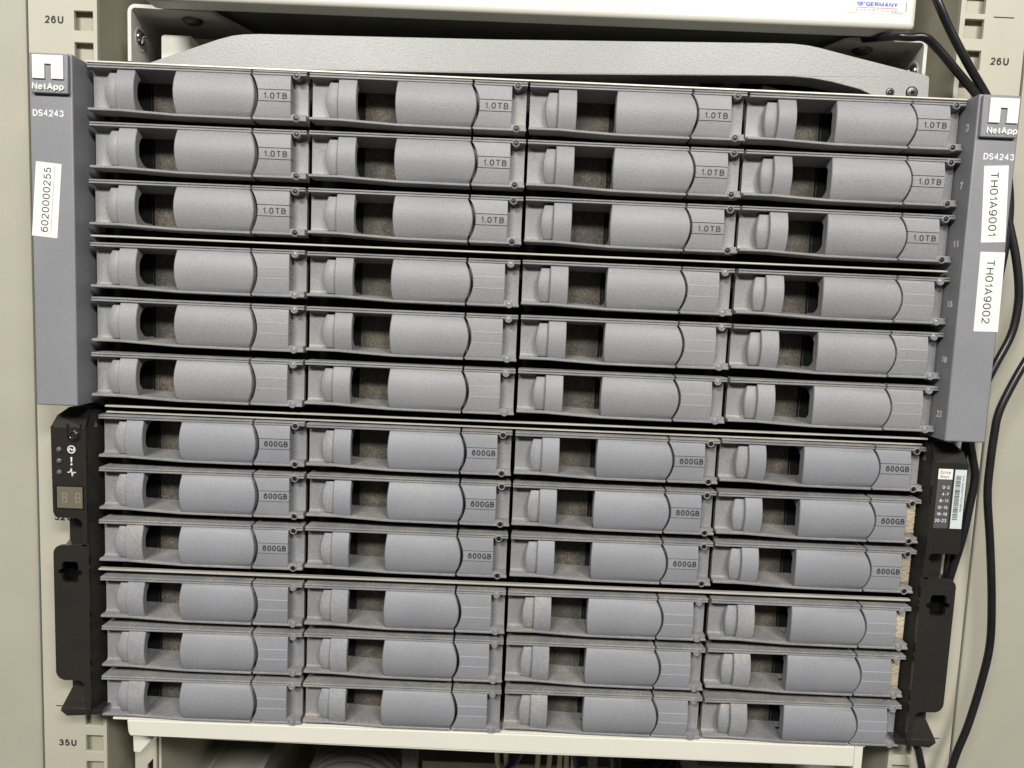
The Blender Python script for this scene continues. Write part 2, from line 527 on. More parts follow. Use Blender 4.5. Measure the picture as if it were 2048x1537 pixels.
def post(sign):
    xa, xh0, xh1, xb = 261.6, 239.1, 228.9, 226.2
    if sign < 0:
        xa, xh0, xh1, xb = 262.2, 238.2, 228.4, 226.2
    zs = []
    z = U26 + 15.875 * 5
    for u in range(-2, 12):
        zc = U26 - 44.45 * u
        zs += [zc + 15.875, zc, zc - 15.875]
    holes = [(zz - 4.9, zz + 4.9) for zz in zs if -455 < zz < 110]
    holes.sort(reverse=True)
    top, bot = 120.0, -470.0
    mb = MB()
    xs = [xa, xh0, xh1, xb]
    zr = [top]
    for z0, z1 in holes:
        zr += [z1, z0]
    zr.append(bot)
    nz = len(zr)
    v = [(sign * x, y, z) for y in (22.4, 24.6) for z in zr for x in xs]
    idx = lambda k, j, i: k * nz * 4 + j * 4 + i
    solid = lambda j, i: not (i == 1 and j % 2 == 1)
    f = []
    for j in range(nz - 1):
        for i in range(3):
            if solid(j, i):
                f += [(idx(0, j, i), idx(0, j, i + 1), idx(0, j + 1, i + 1), idx(0, j + 1, i)),
                      (idx(1, j, i), idx(1, j + 1, i), idx(1, j + 1, i + 1), idx(1, j, i + 1))]
            else:
                c = [(j, i), (j, i + 1), (j + 1, i + 1), (j + 1, i)]
                for q in range(4):
                    p0, p1 = c[q], c[(q + 1) % 4]
                    f.append((idx(0, *p0), idx(0, *p1), idx(1, *p1), idx(1, *p0)))
    for j in range(nz - 1):
        for i in (0, 3):
            f.append((idx(0, j, i), idx(0, j + 1, i), idx(1, j + 1, i), idx(1, j, i)))
    mb.add(v, f)
    p = obj('post', mb, 'post', rack, smooth=0, bevel=0.3)
    mb = MB()
    a, b = sorted((sign * 226.2, sign * 228.0))
    mb.box(a, b, 24.7, 62, bot, top)
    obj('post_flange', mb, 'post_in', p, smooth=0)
    mb = MB()
    a, b = sorted((sign * 228.2, sign * 262.0))
    mb.box(a, b, 26.4, 28.0, bot, top)
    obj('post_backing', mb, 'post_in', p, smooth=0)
    mb = MB()
    a, b = sorted((sign * 226.2, sign * 230.0))
    mb.box(a, b, 62.0, 620, bot - 200, top + 100)
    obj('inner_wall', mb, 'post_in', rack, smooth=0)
    mb = MB()
    a, b = sorted((sign * 274.2, sign * 440.0))
    mb.box(a, b, 40.0, 80, -600, 260)
    obj('side_panel', mb, 'panel_beige', rack, smooth=0, bevel=1.2)
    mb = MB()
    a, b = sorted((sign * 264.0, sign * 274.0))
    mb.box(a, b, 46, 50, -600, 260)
    obj('seam_shadow_strip', mb, 'void', rack, smooth=0)  # added black strip behind the seam, so the gap reads as shadow
    for u in range(26, 36):
        zc = U26 - 44.45 * (u - 26)
        xc = -248.8 if sign < 0 else 249.0
        text('unit_number', str(u), 'black_print', p, (xc - 1.9, 22.4, zc), XR, ZU, w=6.2, h=3.9, depth=0.06, pen=0.25)
        text('unit_letter', 'U', 'black_print', p, (xc + 3.6, 22.4, zc - 0.1), XR, ZU, w=3.0, h=3.8, depth=0.06, pen=0.25)
    tk = MB()
    for u in range(25, 36):
        zc = U26 - 44.45 * (u - 26) - 22.22
        xc = -249.4 if sign < 0 else 249.1
        tk.box(xc - 5.4, xc + 5.4, 22.34, 22.44, zc - 0.3, zc + 0.3)
    tag(obj('unit_tick_marks', tk, 'black_print', p, smooth=0), kind='stuff')
    return p


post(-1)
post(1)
mb = MB()
mb.box(-226, 226, 600, 604, -670, 220)
obj('back_panel', mb, 'olive', rack, smooth=0)
mb = MB()
mb.box(-226, 226, 70, 600, -640, -636)
obj('floor_pan', mb, 'olive', rack, smooth=0)


# ------------------------------------------------------------------ a drive carrier
def cove(yd, r=1.6):
    """inner channel line from the upper lip round to the lower lip, floor at yd"""
    pts = []
    for i in range(5):
        a = math.pi / 2 * i / 4
        pts.append((yd - r + r * math.sin(a), -0.2 - r + r * math.cos(a)))
    for i in range(5):
        a = math.pi / 2 * i / 4
        pts.append((yd - r + r * math.cos(a), -20.4 + r - r * math.sin(a)))
    return pts


BACK = 10.0
LIP_T = [(BACK, 2.5), (1.4, 2.25), (0.4, 2.2), (0.12, 1.95), (0.15, 1.5), (0.8, 1.35), (0.8, 1.1), (0.1, 1.0), (0.0, 0.85), (0.0, 0.3), (0.3, 0.05)]
LIP_B = [(0.8, -20.4), (0.1, -20.7), (0.0, -20.85), (0.0, -21.6), (0.3, -21.85), (1.4, -21.9), (BACK, -22.3)]
PROF = LIP_T + cove(5.4) + LIP_B
PROF_DEEP = LIP_T + [(2.0, -0.3), (18.0, -1.8), (18.0, -19.2), (2.0, -20.3)] + LIP_B + [(BACK + 0.2, -20.6), (19.2, -20.0), (19.2, -0.8), (BACK + 0.2, 0.2)]
ZC = -10.3


def par(z, half=10.7):
    t = (z - ZC) / half
    return max(0.0, 1 - t * t)


def rim(mb, x):
    """side wall of the finger pocket with its oval vent"""
    outer = [(18, -1.8), (0.5, -0.1), (0.5, -20.4), (18, -19.2)]
    oval = [(11.5 - 9.0 * math.sin(a) ** 1.0, ZC - 0.1 + 8.35 * math.copysign(abs(math.cos(a)) ** 0.85, math.cos(a))) for a in [math.pi * k / 16 for k in range(17)]] + [(17.6, -18.5), (17.6, -2.3)]
    tris = tessellate_polygon([[Vector((y, z, 0)) for y, z in outer], [Vector((y, z, 0)) for y, z in oval]])
    pts = outer + oval
    mb.add([(x, y, z) for y, z in pts], [tuple(t) for t in tris])


def build_carrier(kind):
    low = kind in ('600GB', 'blank_low')
    fm = 'frame_low' if low else 'frame'
    pm = 'panel_low' if low else 'panel'
    t = thing('drive_carrier', 'drive carrier', 'drive carrier', (0, 0, 0))
    # lever half of the frame with the pocket
    mb = MB()
    mb.extr(PROF, -104.1, -88.6, tap0=0.08, cap1=False)
    mb.extr(PROF_DEEP, -88.6, -80.5, cap0=False, cap1=False)
    mb.extr(PROF_DEEP, -80.5, -60.5, cap0=False, cap1=False)
    mb.extr(PROF_DEEP, -60.5, -50.0, cap0=False, cap1=False)
    mb.extr(PROF, -50.0, -22.9, cap0=False)
    rim(mb, -80.5)
    rim(mb, -60.5)
    # the lower lip of the lever runs up a little towards its free end
    mb.v = [(x, y, z + (1.3 * max(0.0, min(1.0, (-64 - x) / 24)) if z < -15 else 0.0) - (0.2 * max(0.0, min(1.0, (x + 60) / 30)) if z < -20 else 0.0)) for x, y, z in mb.v]
    obj('lever_frame', mb, fm, t, smooth=30, recalc=False)
    # fixed half
    mb = MB()
    mb.extr(PROF, -21.7, 4.9, tap1=0.08)
    obj('frame', mb, fm, t, smooth=30)
    mb = MB()
    mb.prism([(-4.6, -20.9), (-2.8, -18.5), (4.7, -18.5), (4.7, -20.9)], 0.6, 5.3)
    obj('ring_boss', mb, fm, t, smooth=0, bevel=0.2)
    mb = MB()
    mb.box(-22.9, -21.7, 6.0, 9.8, -22.2, 2.6)
    obj('gap_filler', mb, 'void', t, smooth=0)
    for xa, xb, xo in ((-88.5, -80.75, -80.75), (-60.25, -50.1, -60.25)):   # dark hollows open towards the pocket
        mb = MB()
        mb.box(xa, xb, 2.2, 17.7, -19.6, -0.7)
        mb.f = [fc for fc in mb.f if not all(abs(mb.v[i][0] - xo) < 1e-6 for i in fc)]
        obj('vent_recess', mb, 'void', t, smooth=0)
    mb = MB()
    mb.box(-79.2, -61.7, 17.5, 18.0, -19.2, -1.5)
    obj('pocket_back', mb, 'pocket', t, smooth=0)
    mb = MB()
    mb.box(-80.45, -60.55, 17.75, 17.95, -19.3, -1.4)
    obj('pocket_dark_sheet', mb, 'void', t, smooth=0)  # black sheet added to stand in for the dark openings beside the back
    # handle cover
    mb = MB()
    mb.bulge(0.25, -21.0, lambda z: 0.55 - 2.9 * par(z), lambda z: -60.0 - 0.8 * par(z), lambda z: -23.6 + 3.3 * par(z), 3.4, b=0.35, n=16)
    obj('handle_cover', mb, pm, t, smooth=40)
    mb = MB()
    mb.bulge(0.3, -20.4, lambda z: 1.3 - 3.0 * par(z), lambda z: -89.6 + 0 * z, lambda z: -80.4 + 0 * z, 2.4, b=0.3, n=14)
    obj('latch_band', mb, pm, t, smooth=40)
    mb = MB()
    mb.bulge(-1.4, -18.8, lambda z: 2.5 - 2.1 * par(z, 8.9), lambda z: -94.2 - 1.7 * par(z, 8.9), lambda z: -89.0 + 0 * z, 5.3, b=0.35, n=12)
    obj('latch_button', mb, pm, t, smooth=50)

    # label plate: three strips
    def ly(z):
        return 0.55 - 1.3 * par(z)

    def ll(z):
        return -22.3 + 3.5 * par(z)

    lr = lambda z: -2.9 + 0.25 * par(z)
    cuts = [(0.25, -7.0), (-7.32, -12.6), (-12.92, -21.0)]
    for i, (za, zb) in enumerate(cuts):
        mb = MB()
        mb.bulge(za, zb, ly, ll, lr, 5.2, b=0.2, n=5, bt=0.2 if i == 0 else 0.03, bb=0.2 if i == 2 else 0.03)
        o = obj('label_strip', mb, pm, t, smooth=40)
        if i == 1:
            lp = o
    for zz in (-7.16, -12.76):
        mb = MB()
        if kind.startswith('blank'):
            mb.bulge(zz + 0.2, zz - 0.2, lambda z: ly(z) - 0.14, lambda z: ll(z) + 0.2, lambda z: lr(z) - 0.1, 2.4, b=0.04, n=1)
            obj('ridge_line', mb, 'ridge', lp, smooth=40)
        else:
            mb.bulge(zz + 0.2, zz - 0.2, lambda z: ly(z) + 0.55, lambda z: ll(z) + 0.2, lambda z: lr(z) - 0.1, 4.0, b=0.04, n=1)
            obj('groove_floor', mb, 'void', lp, smooth=40)
    if kind == '1.0TB':
        text('capacity_marking', '1.0TB', 'text_dark', lp, (-10.2, ly(-9.9) - 0.02, -9.9), XR, ZU, w=11.6, h=3.4, depth=0.05, pen=0.21, gap=0.22)
    elif kind == '600GB':
        text('capacity_marking', '600GB', 'text_dark', lp, (-9.9, ly(-9.9) - 0.02, -9.9), XR, ZU, w=12.6, h=3.5, depth=0.05, pen=0.27, gap=0.16)
    # screw-eye light pipes
    dark = kind in ('1.0TB', '600GB')
    for zz in (0.0, -RG):
        mb = MB()
        mb.lathe([(1.95, 4.0), (1.95, 0.1), (1.8, -0.25), (1.5, -0.4), (1.35, -0.3), (1.25, 0.0), (1.25, 2.6)], 0, zz, 22)
        rg = obj('light_pipe_ring', mb, fm, t, smooth=40)
        mb = MB()
        if dark:
            mb.lathe([(1.3, -0.02), (1.2, -0.12), (0.5, -0.12), (0.4, -0.16), (0.0, -0.16)], 0, zz, 16)
            obj('light_pipe', mb, 'hole_dark', rg, smooth=40)  # black disc stands in for the dark inside of the open ring
        else:
            mb.lathe([(1.3, -0.02), (1.15, -0.1), (1.0, -0.1), (0.85, -0.2), (0.0, -0.26)], 0, zz, 16)
            obj('light_pipe', mb, 'pipe', rg, smooth=50)
    return t


def kids(o):
    return list(o.children)


def copy_thing(src):
    r = src.copy()
    COL.objects.link(r)
    for ch in kids(src):
        c = ch.copy()
        COL.objects.link(c)
        c.parent = r
        for g in kids(ch):
            d = g.copy()
            COL.objects.link(d)
            d.parent = c
    return r


protos = {}
ROWN = ['first', 'second', 'third', 'fourth', 'fifth', 'sixth']
COLN = ['leftmost column', 'second column from left', 'third column from left', 'rightmost column']
KINDN = {'1.0TB': 'marked 1.0TB', 'blank': 'with blank label', '600GB': 'marked 600GB', 'blank_low': 'with blank label'}
carriers = {}
for r in range(12):
    kind = ['1.0TB', 'blank', '600GB', 'blank_low'][r // 3]
    for c in range(4):
        if kind not in protos:
            protos[kind] = build_carrier(kind)
            o = protos[kind]
        else:
            o = copy_thing(protos[kind])
        x, y, z = carrier_pos(c, r)
        jit = [random.uniform(-1, 1) for _ in range(4)]
        o.location = Vector((x + 0.25 * jit[0], y + 0.6 * jit[1], z + 0.18 * jit[2])) * S
        o.rotation_euler = (0, math.radians(0.16 * jit[3]), 0)
        sh = 'upper' if r < 6 else 'lower'
        lab = 'drive carrier %s, %s row of %s shelf, %s' % (KINDN[kind], ROWN[r % 6], sh, COLN[c])
        if c == 3 and r in (7, 8, 9, 10):
            lab = 'drive carrier %s, tan dust at right end, %s row of lower shelf' % (KINDN[kind], ROWN[r % 6])
        tag(o, lab, 'drive carrier', 'drive carriers filling the two disk shelves')
        ORIGIN[o.name] = o.location / S
        carriers[(r, c)] = o
        if c == 0 and r in (6, 7, 8, 9, 10):
            for ch in kids(o):
                if ch.name.split('.')[0] in (('latch_button', 'latch_band') if r != 6 else ('latch_button',)):
                    ch.material_slots[0].link = 'OBJECT'
                    ch.material_slots[0].material = M['panel_dust']
bpy.context.view_layer.update()


# thick dust lying on the right ends of four carriers of the lower shelf
def fluff(r, x0, x1, z0, z1, amp):
    o = carriers[(r, 3)]
    org = ORIGIN[o.name]
    nx, nz = 16, 40
    mb = MB()
    v = []
    rnd = random.Random(r * 11 + 5)
    for j in range(nz + 1):
        for i in range(nx + 1):
            u, w = i / nx, j / nz
            edge = min(u, 1 - u, w, 1 - w) * 6
            h = min(1, edge) * amp * (0.72 + 0.28 * rnd.random())
            v.append((org.x + x0 + (x1 - x0) * u, org.y + 5.5 - h, org.z + z0 + (z1 - z0) * w))
    f = [(j * (nx + 1) + i, j * (nx + 1) + i + 1, (j + 1) * (nx + 1) + i + 1, (j + 1) * (nx + 1) + i) for j in range(nz) for i in range(nx)]
    mb.add(v, f)
    d = obj('dust_fluff', mb, 'dust', o, smooth=80)
    d['kind'] = 'stuff'


for r in (7, 8, 9, 10):
    fluff(r, -2.7, 4.9, -19.6, -0.4, 3.0 if r < 9 else 2.2)


# ------------------------------------------------------------------ upper disk shelf: chassis, sheets and the two grey end caps
upper = thing('disk_shelf', 'upper disk shelf with grey end caps and six rows of carriers', 'disk shelf', (0, 10, -170))
mb = MB()
mb.box(-223.0, 224.0, 24, 520, -169.6, 2.6)
obj('chassis', mb, 'chassis', upper, smooth=0)


def sheet(name, x0, x1, yf, z0, z1, parent, m='steel'):
    mb = MB()
    y1 = yf + 3.0
    mb.box(x0, x1, yf, y1, z0, z1)
    return obj(name, mb, m, parent, smooth=0, bevel=0.15, seg=1)


sheet('top_sheet', -220.6, 221.6, 0.6, 2.75, 3.6, upper)
sheet('divider_sheet', -219.6, 220.6, 1.2, -83.0, -82.1, upper)
sheet('bottom_sheet', -215.0, 220.5, 4.0, -171.0, -170.1, upper)


def end_cap(sign):
    xi, xo = 222.0, 242.9
    a, b = sorted((sign * xi, sign * xo))
    mb = MB()
    mb.box(a, b, -8.5, 21.5, -169.4, 3.5)
    cap = obj('end_cap', mb, 'cap', upper, smooth=40, bevel=0.7, seg=3)
    # badge plate
    if sign < 0:
        bx0, bx1, dz, lx0, lx1, sl0, sl1 = -240.8, -222.9, 0.0, -239.6, -224.7, -233.8, -230.5
        nx0, nx1, nz = -240.0, -224.7, -13.0
        mx0, mx1, mz = -241.5, -226.4, -24.8
        nt, nb, ns = 1.7, -9.4, -2.5
    else:
        bx0, bx1, dz, lx0, lx1, sl0, sl1 = 223.0, 241.2, -1.4, 226.0, 240.3, 231.4, 234.8
        nx0, nx1, nz = 225.7, 240.8, -14.2
        mx0, mx1, mz = 227.0, 242.2, -26.0
        nt, nb, ns = 1.2, -10.6, -3.5
    mb = MB()
    mb.box(bx0, bx1, -10.6, -8.4, -16.0 + dz, 2.7)
    obj('badge_plate', mb, 'cap', cap, smooth=40, bevel=0.5, seg=2)
    mb = MB()
    mb.prism([(lx0, nb), (sl0, nb), (sl0, ns), (sl1, ns), (sl1, nb), (lx1, nb), (lx1, nt), (lx0, nt)], -11.5, -10.55)
    obj('logo_block', mb, 'logo_white', cap, smooth=0, bevel=0.15, seg=2)
    text('raised_lettering', 'NetApp', 'logo_white', cap, ((nx0 + nx1) / 2, -10.6, nz), XR, ZU, w=nx1 - nx0, h=4.0, depth=0.6, pen=0.21, gap=0.12)
    text('model_lettering', 'DS4243', 'white_print', cap, ((mx0 + mx1) / 2, -8.5, mz), XR, ZU, w=mx1 - mx0, h=3.5, depth=0.06, pen=0.20, gap=0.12)
    return cap


capl = end_cap(-1)
capr = end_cap(1)


def sticker(cap, cx, cz, w, l, ang, body, read, tx, tl, th, line=None):
    """a paper label stuck to a cap front; ang tilts it, read is 'up' or 'down'"""
    ca, sa = math.cos(math.radians(ang)), math.sin(math.radians(ang))
    ex, ez = Vector((ca, 0, sa)), Vector((-sa, 0, ca))
    O = Vector((cx, -8.5, cz))
    Pn = [O - ex * w / 2 - ez * l / 2, O + ex * w / 2 - ez * l / 2, O + ex * w / 2 + ez * l / 2, O - ex * w / 2 + ez * l / 2]
    mb = MB()
    mb.prism([(p.x, p.z) for p in Pn], -8.66, -8.48)
    obj('paper_label', mb, 'paper', cap, smooth=0)
    base = O + ex * tx + Vector((0, -0.16, 0))
    if read == 'up':
        text('label_print', body, 'black_print', cap, base, ez, -ex, w=tl, h=th, depth=0.03, pen=0.135, gap=0.17)
    else:
        text('label_print', body, 'black_print', cap, base, -ez, ex, w=tl, h=th, depth=0.03, pen=0.135, gap=0.17)
    if line is not None:
        mb = MB()
        c0 = O + ex * line
        q = [c0 - ex * 0.1 - ez * (l / 2 - 2), c0 + ex * 0.1 - ez * (l / 2 - 2), c0 + ex * 0.1 + ez * (l / 2 - 1.2), c0 - ex * 0.1 + ez * (l / 2 - 1.2)]
        mb.prism([(p.x, p.z) for p in q], -8.70, -8.6)
        obj('label_rule', mb, 'line_print', cap, smooth=0)


sticker(capl, -235.5, -66.8, 12.6, 36.3, -4.4, '6020000255', 'up', -0.35, 31.5, 3.6, line=3.0)
sticker(capr, 235.0, -49.2, 12.2, 37.5, 3.4, 'TH01A9001', 'down', -0.6, 31.0, 4.4)
sticker(capr, 236.8, -92.6, 12.4, 39.8, 0.8, 'TH01A9002', 'down', -0.4, 31.6, 4.4)
for s_, zz in zip(('3', '7', '11', '15', '19', '23'), (-11.0, -39.5, -68.3, -99.0, -127.6, -156.2)):
    text('row_number', s_, 'white_print', capr, (222.0, -1.0, zz), (0, -1, 0), ZU, w=2.4 * (1 if len(s_) == 1 else 1.9), h=3.7, depth=0.05, pen=0.28)
mb = MB()
mb.box(221.8, 222.1, -6.4, -6.0, -87.5, -73.5)
obj('wall_rib', mb, 'cap', capr, smooth=0)

# ------------------------------------------------------------------ lower disk shelf with black mounting ears
lower = thing('disk_shelf', 'lower disk shelf with black plastic ears and dusty carriers', 'disk shelf', (0, 10, -348))
mb = MB()
mb.box(-223.0, 224.0, 29.2, 520, -343.0, -175.2)
obj('chassis', mb, 'chassis', lower, smooth=0)
sheet('top_sheet', -216.5, 220.0, 8.0, -174.7, -173.8, lower)
sheet('divider_sheet', -221.0, 221.0, 6.5, -260.8, -259.8, lower)


def arc(cx, cz, r, a0, a1, n=6):
    return [(cx + r * math.cos(math.radians(a0 + (a1 - a0) * i / n)), cz + r * math.sin(math.radians(a0 + (a1 - a0) * i / n))) for i in range(n + 1)]


def ear(sign):
    fl = lambda pts: [(sign * x, z) for x, z in pts] if sign > 0 else [(-x, z) for x, z in pts]
    root = MB()
    # side wall behind the plates: bowed towards the drives
    n = 14
    prof = []
    for i in range(n + 1):
        y = 2.6 + i * 1.9
        bow = 4.2 * math.sin(math.pi * min(1, i / n) * 0.62)
        prof.append((224.6 - bow, y))
    v, f = [], []
    zs = [-173.6, -175.5, -182.8, -231, -240, -262, -300, -330, -340.5, -342.5]
    for j, z in enumerate(zs):
        e = 2.2 if j == 0 else (1.0 if j in (1, len(zs) - 1) else 0.0)
        for x, y in prof:
            yy = y + (5.5 * max(0, 1 - (abs(z + 173.6)) / 9.2) if y < 10 else 0)
            v.append((sign * (x + e), yy, z))
    m = len(prof)
    for j in range(len(zs) - 1):
        for i in range(m - 1):
            f.append((j * m + i, j * m + i + 1, (j + 1) * m + i + 1, (j + 1) * m + i))
    root.add(v, f)
    e = obj('ear', root, 'black_dusty', lower, smooth=40)
    # upper face plate with its sloping head
    mb = MB()
    pl = [(224.3, -182.5), (224.3, -236.0), (226.8, -236.0), (227.2, -233.0), (229.0, -231.4), (239.5, -231.2), (241.4, -230.2), (242.2, -228.0), (242.2, -182.5)]
    if sign > 0:
        pl = pl[:2] + [(226.0, -236.0), (226.6, -233.0), (228.0, -232.2), (241.3, -232.2), (242.5, -230.6), (242.5, -182.5)]
    mb.prism(fl(pl), 2.0, 6.0)
    v = [(224.3, 2.0, -182.5), (242.2, 2.0, -182.5), (241.0, 5.5, -176.6), (236.8, 9.5, -172.6), (225.5, 9.5, -172.6),
         (224.3, 22, -182.5), (242.2, 22, -182.5), (241.0, 22, -176.6), (236.8, 22, -172.6), (225.5, 22, -172.6)]
    mb.add([(sign * x, y, z) for x, y, z in v], [(0, 1, 2), (0, 2, 3, 4), (1, 6, 7, 2), (2, 7, 8, 3), (3, 8, 9, 4), (4, 9, 5, 0), (0, 5, 6, 1), (5, 9, 8, 7, 6)])
    face = obj('status_plate' if sign < 0 else 'label_face_plate', mb, 'black', lower, smooth=0, bevel=0.35)
    # narrow strip and recess with a screw hole
    mb = MB()
    mb.prism(fl([(224.3, -236), (224.3, -246.5), (226.9, -246.5), (226.9, -236)]), 2.0, 6.0)
    obj('narrow_strip', mb, 'black', lower, smooth=0, bevel=0.2)
    for za, zb in ((-250, -230), (-342, -320)):
        mb = MB()
        mb.prism(fl([(226.0, za), (240.5, za), (240.5, zb), (226.0, zb)]), 14.0, 16.0)
        obj('recess_plate', mb, 'black', lower, smooth=0, bevel=0.2)
    mb = MB()
    mb.lathe([(2.7, 13.99), (2.7, 13.8), (0.0, 13.8)], sign * 231.6, -234.5, 20)
    obj('screw_hole', mb, 'void', lower, smooth=0)
    # lower cover with a cross shaped opening
    out = [(223.6, -245.3), (230.2, -245.3), (236.0, -246.2)] + arc(237.8, -250.8, 4.6, 85, 0) + [(242.4, -250.8), (242.3, -316.5)] + arc(237.2, -316.5, 5.1, 0, -90) + \
        [(231.5, -321.6)] + arc(231.0, -326.0, 4.4, 100, 180) + [(226.6, -338.6), (223.8, -338.6)]
    cx, cz = 233.6, -261.0
    hole = [(cx + x, cz + z) for x, z in [(-6.3, 1.1), (-4.4, 1.6), (-4.2, 5.0), (-3.2, 5.9), (3.2, 5.9), (4.2, 5.0), (4.4, 1.6), (6.3, 1.1), (6.3, -1.1), (4.4, -1.6), (4.2, -4.6), (3.2, -5.7), (-3.2, -5.7), (-4.2, -4.6), (-4.4, -1.6), (-6.3, -1.1)]]
    mb = MB()
    mb.prism(fl(out), 2.0, 4.2, holes=[fl(hole)])
    cov = obj('ear_cover', mb, 'black', lower, smooth=0, bevel=0.55)

    def wedge(name, pts):
        mb = MB()
        mb.add([(sign * x, y, z) for x, y, z in pts], [(0, 1, 2, 3), (4, 7, 6, 5), (0, 4, 5, 1), (1, 5, 6, 2), (2, 6, 7, 3), (3, 7, 4, 0)])
        obj(name, mb, 'black', cov, smooth=0, bevel=0.5)
    wedge('hood', [(227.0, 2.1, -245.4), (236.5, 2.1, -246.3), (240.6, 14, -246.4), (228.2, 14, -243.0), (227.0, 2.1, -247.4), (236.5, 2.1, -248.3), (240.6, 14, -248.4), (228.2, 14, -245.0)])
    wedge('hook_ramp', [(224.4, 2.6, -338.0), (240.4, 2.6, -338.0), (240.0, 13.8, -330.5), (224.4, 13.8, -329.5), (224.4, 2.6, -339.6), (240.4, 2.6, -339.6), (240.0, 13.8, -341.5), (224.4, 13.8, -341.5)])
    wedge('hook', [(217.5, 3.5, -338.4), (240.8, 2.0, -338.9), (240.8, 13.8, -338.9), (217.0, 20, -338.4), (219.5, 4.5, -342.2), (237.3, 2.6, -342.5), (237.3, 13.8, -342.5), (219.5, 20, -342.2)])
    # dark well behind the opening
    mb = MB()
    q0, q1, r0, r1 = sign * (cx - 7.2), sign * (cx + 7.2), cz - 7.0, cz + 7.0
    v = [(q0, 4.25, r0), (q1, 4.25, r0), (q1, 4.25, r1), (q0, 4.25, r1), (q0, 13.5, r0), (q1, 13.5, r0), (q1, 13.5, r1), (q0, 13.5, r1)]
    mb.add(v, [(4, 5, 6, 7), (0, 1, 5, 4), (1, 2, 6, 5), (2, 3, 7, 6), (3, 0, 4, 7)])
    obj('cross_socket', mb, 'void', lower, smooth=0)
    return face


facel = ear(-1)
facer = ear(1)

# status plate: latch tongue, three lamps with symbols, two digit display
mb = MB()
mb.prism([(-234.0, -180.5), (-233.4, -180.5), (-233.0, -186.6)] + arc(-230.4, -187.0, 2.6, 180, 360, 12)[1:] + [(-227.4, -186.6), (-227.0, -180.5), (-226.5, -180.5), (-226.9, -187.2)] + arc(-230.4, -187.0, 3.5, 0, -180, 12)[1:], 1.85, 2.2)
obj('tongue_slot', mb, 'void', facel, smooth=0)
mb = MB()
mb.lathe([(2.5, 2.2), (2.4, 1.2), (1.9, 0.9), (1.6, 1.1), (1.5, 1.6), (0.0, 1.7)], -230.3, -186.4, 24)
obj('latch_button', mb, 'black', facel, smooth=40)
for zz in (-194.3, -200.4, -206.5):
    mb = MB()
    mb.lathe([(2.05, 2.1), (1.95, 1.75), (1.75, 1.7), (1.5, 1.95), (1.4, 2.4)], -238.4, zz, 20)
    obj('lamp_bezel', mb, 'black', facel, smooth=40)
    mb = MB()
    mb.lathe([(1.38, 2.0), (1.25, 1.55), (0.7, 1.35), (0.0, 1.3)], -238.3, zz, 20)
    obj('status_lamp', mb, 'led', facel, smooth=60)
mb = MB()
oc = arc(-231.7, -194.1, 2.15, 0, 360, 28)[:-1]
ic = arc(-231.7, -194.1, 1.6, 0, 360, 28)[:-1]
mb.prism(oc, 1.92, 2.05, holes=[ic])


def stroke(mb, pts, w, y0=1.92, y1=2.05):
    for (a, b), (c, d) in zip(pts[:-1], pts[1:]):
        L_ = math.hypot(c - a, d - b)
        nx, nz = -(d - b) / L_ * w / 2, (c - a) / L_ * w / 2
        mb.prism([(a + nx, b + nz), (c + nx, d + nz), (c - nx, d - nz), (a - nx, b - nz)], y0, y1)


stroke(mb, [(-233.2, -194.9), (-232.3, -193.4), (-231.2, -194.9), (-230.2, -193.3)], 0.55)
tag(obj('activity_symbol', mb, 'white_print', facel, smooth=0), kind='stuff')
mb = MB()
mb.prism([(-232.3, -198.2), (-231.3, -198.2), (-231.55, -201.0), (-232.05, -201.0)], 1.92, 2.05)
mb.prism(arc(-231.8, -202.1, 0.55, 0, 360, 14)[:-1], 1.92, 2.05)
tag(obj('alert_symbol', mb, 'white_print', facel, smooth=0), kind='stuff')
mb = MB()
stroke(mb, [(-234.0, -206.4), (-232.5, -206.2), (-231.9, -203.9), (-231.5, -208.8), (-231.0, -206.3), (-229.5, -206.4)], 0.45)
obj('pulse_symbol', mb, 'white_print', facel, smooth=0)
mb = MB()
mb.prism([(-240.3, -226.3), (-225.6, -226.3), (-225.6, -213.4), (-240.3, -213.4)], 1.6, 2.2, holes=[[(-239.7, -225.7), (-226.2, -225.7), (-226.2, -214.1), (-239.7, -214.1)]])
obj('display_bezel', mb, 'void', facel, smooth=0, bevel=0.15)
mb = MB()
mb.box(-239.7, -226.2, 1.85, 2.1, -225.7, -214.1)
dsp = obj('digit_display', mb, 'lens', facel, smooth=0)
mb = MB()
for dx in (-237.0, -230.0):
    for (x0, x1, z0, z1) in ((0.4, 2.2, 0, .3), (0.4, 2.2, 2.4, 2.7), (0.4, 2.2, 4.8, 5.1), (0, .3, .3, 2.3), (0, .3, 2.8, 4.8), (2.3, 2.6, .3, 2.3), (2.3, 2.6, 2.8, 4.8)):
        mb.box(dx + x0, dx + x1, 1.80, 1.84, -222.6 + z0, -222.6 + z1)
tag(obj('digit_segments', mb, 'digit', facel, smooth=0), kind='stuff')

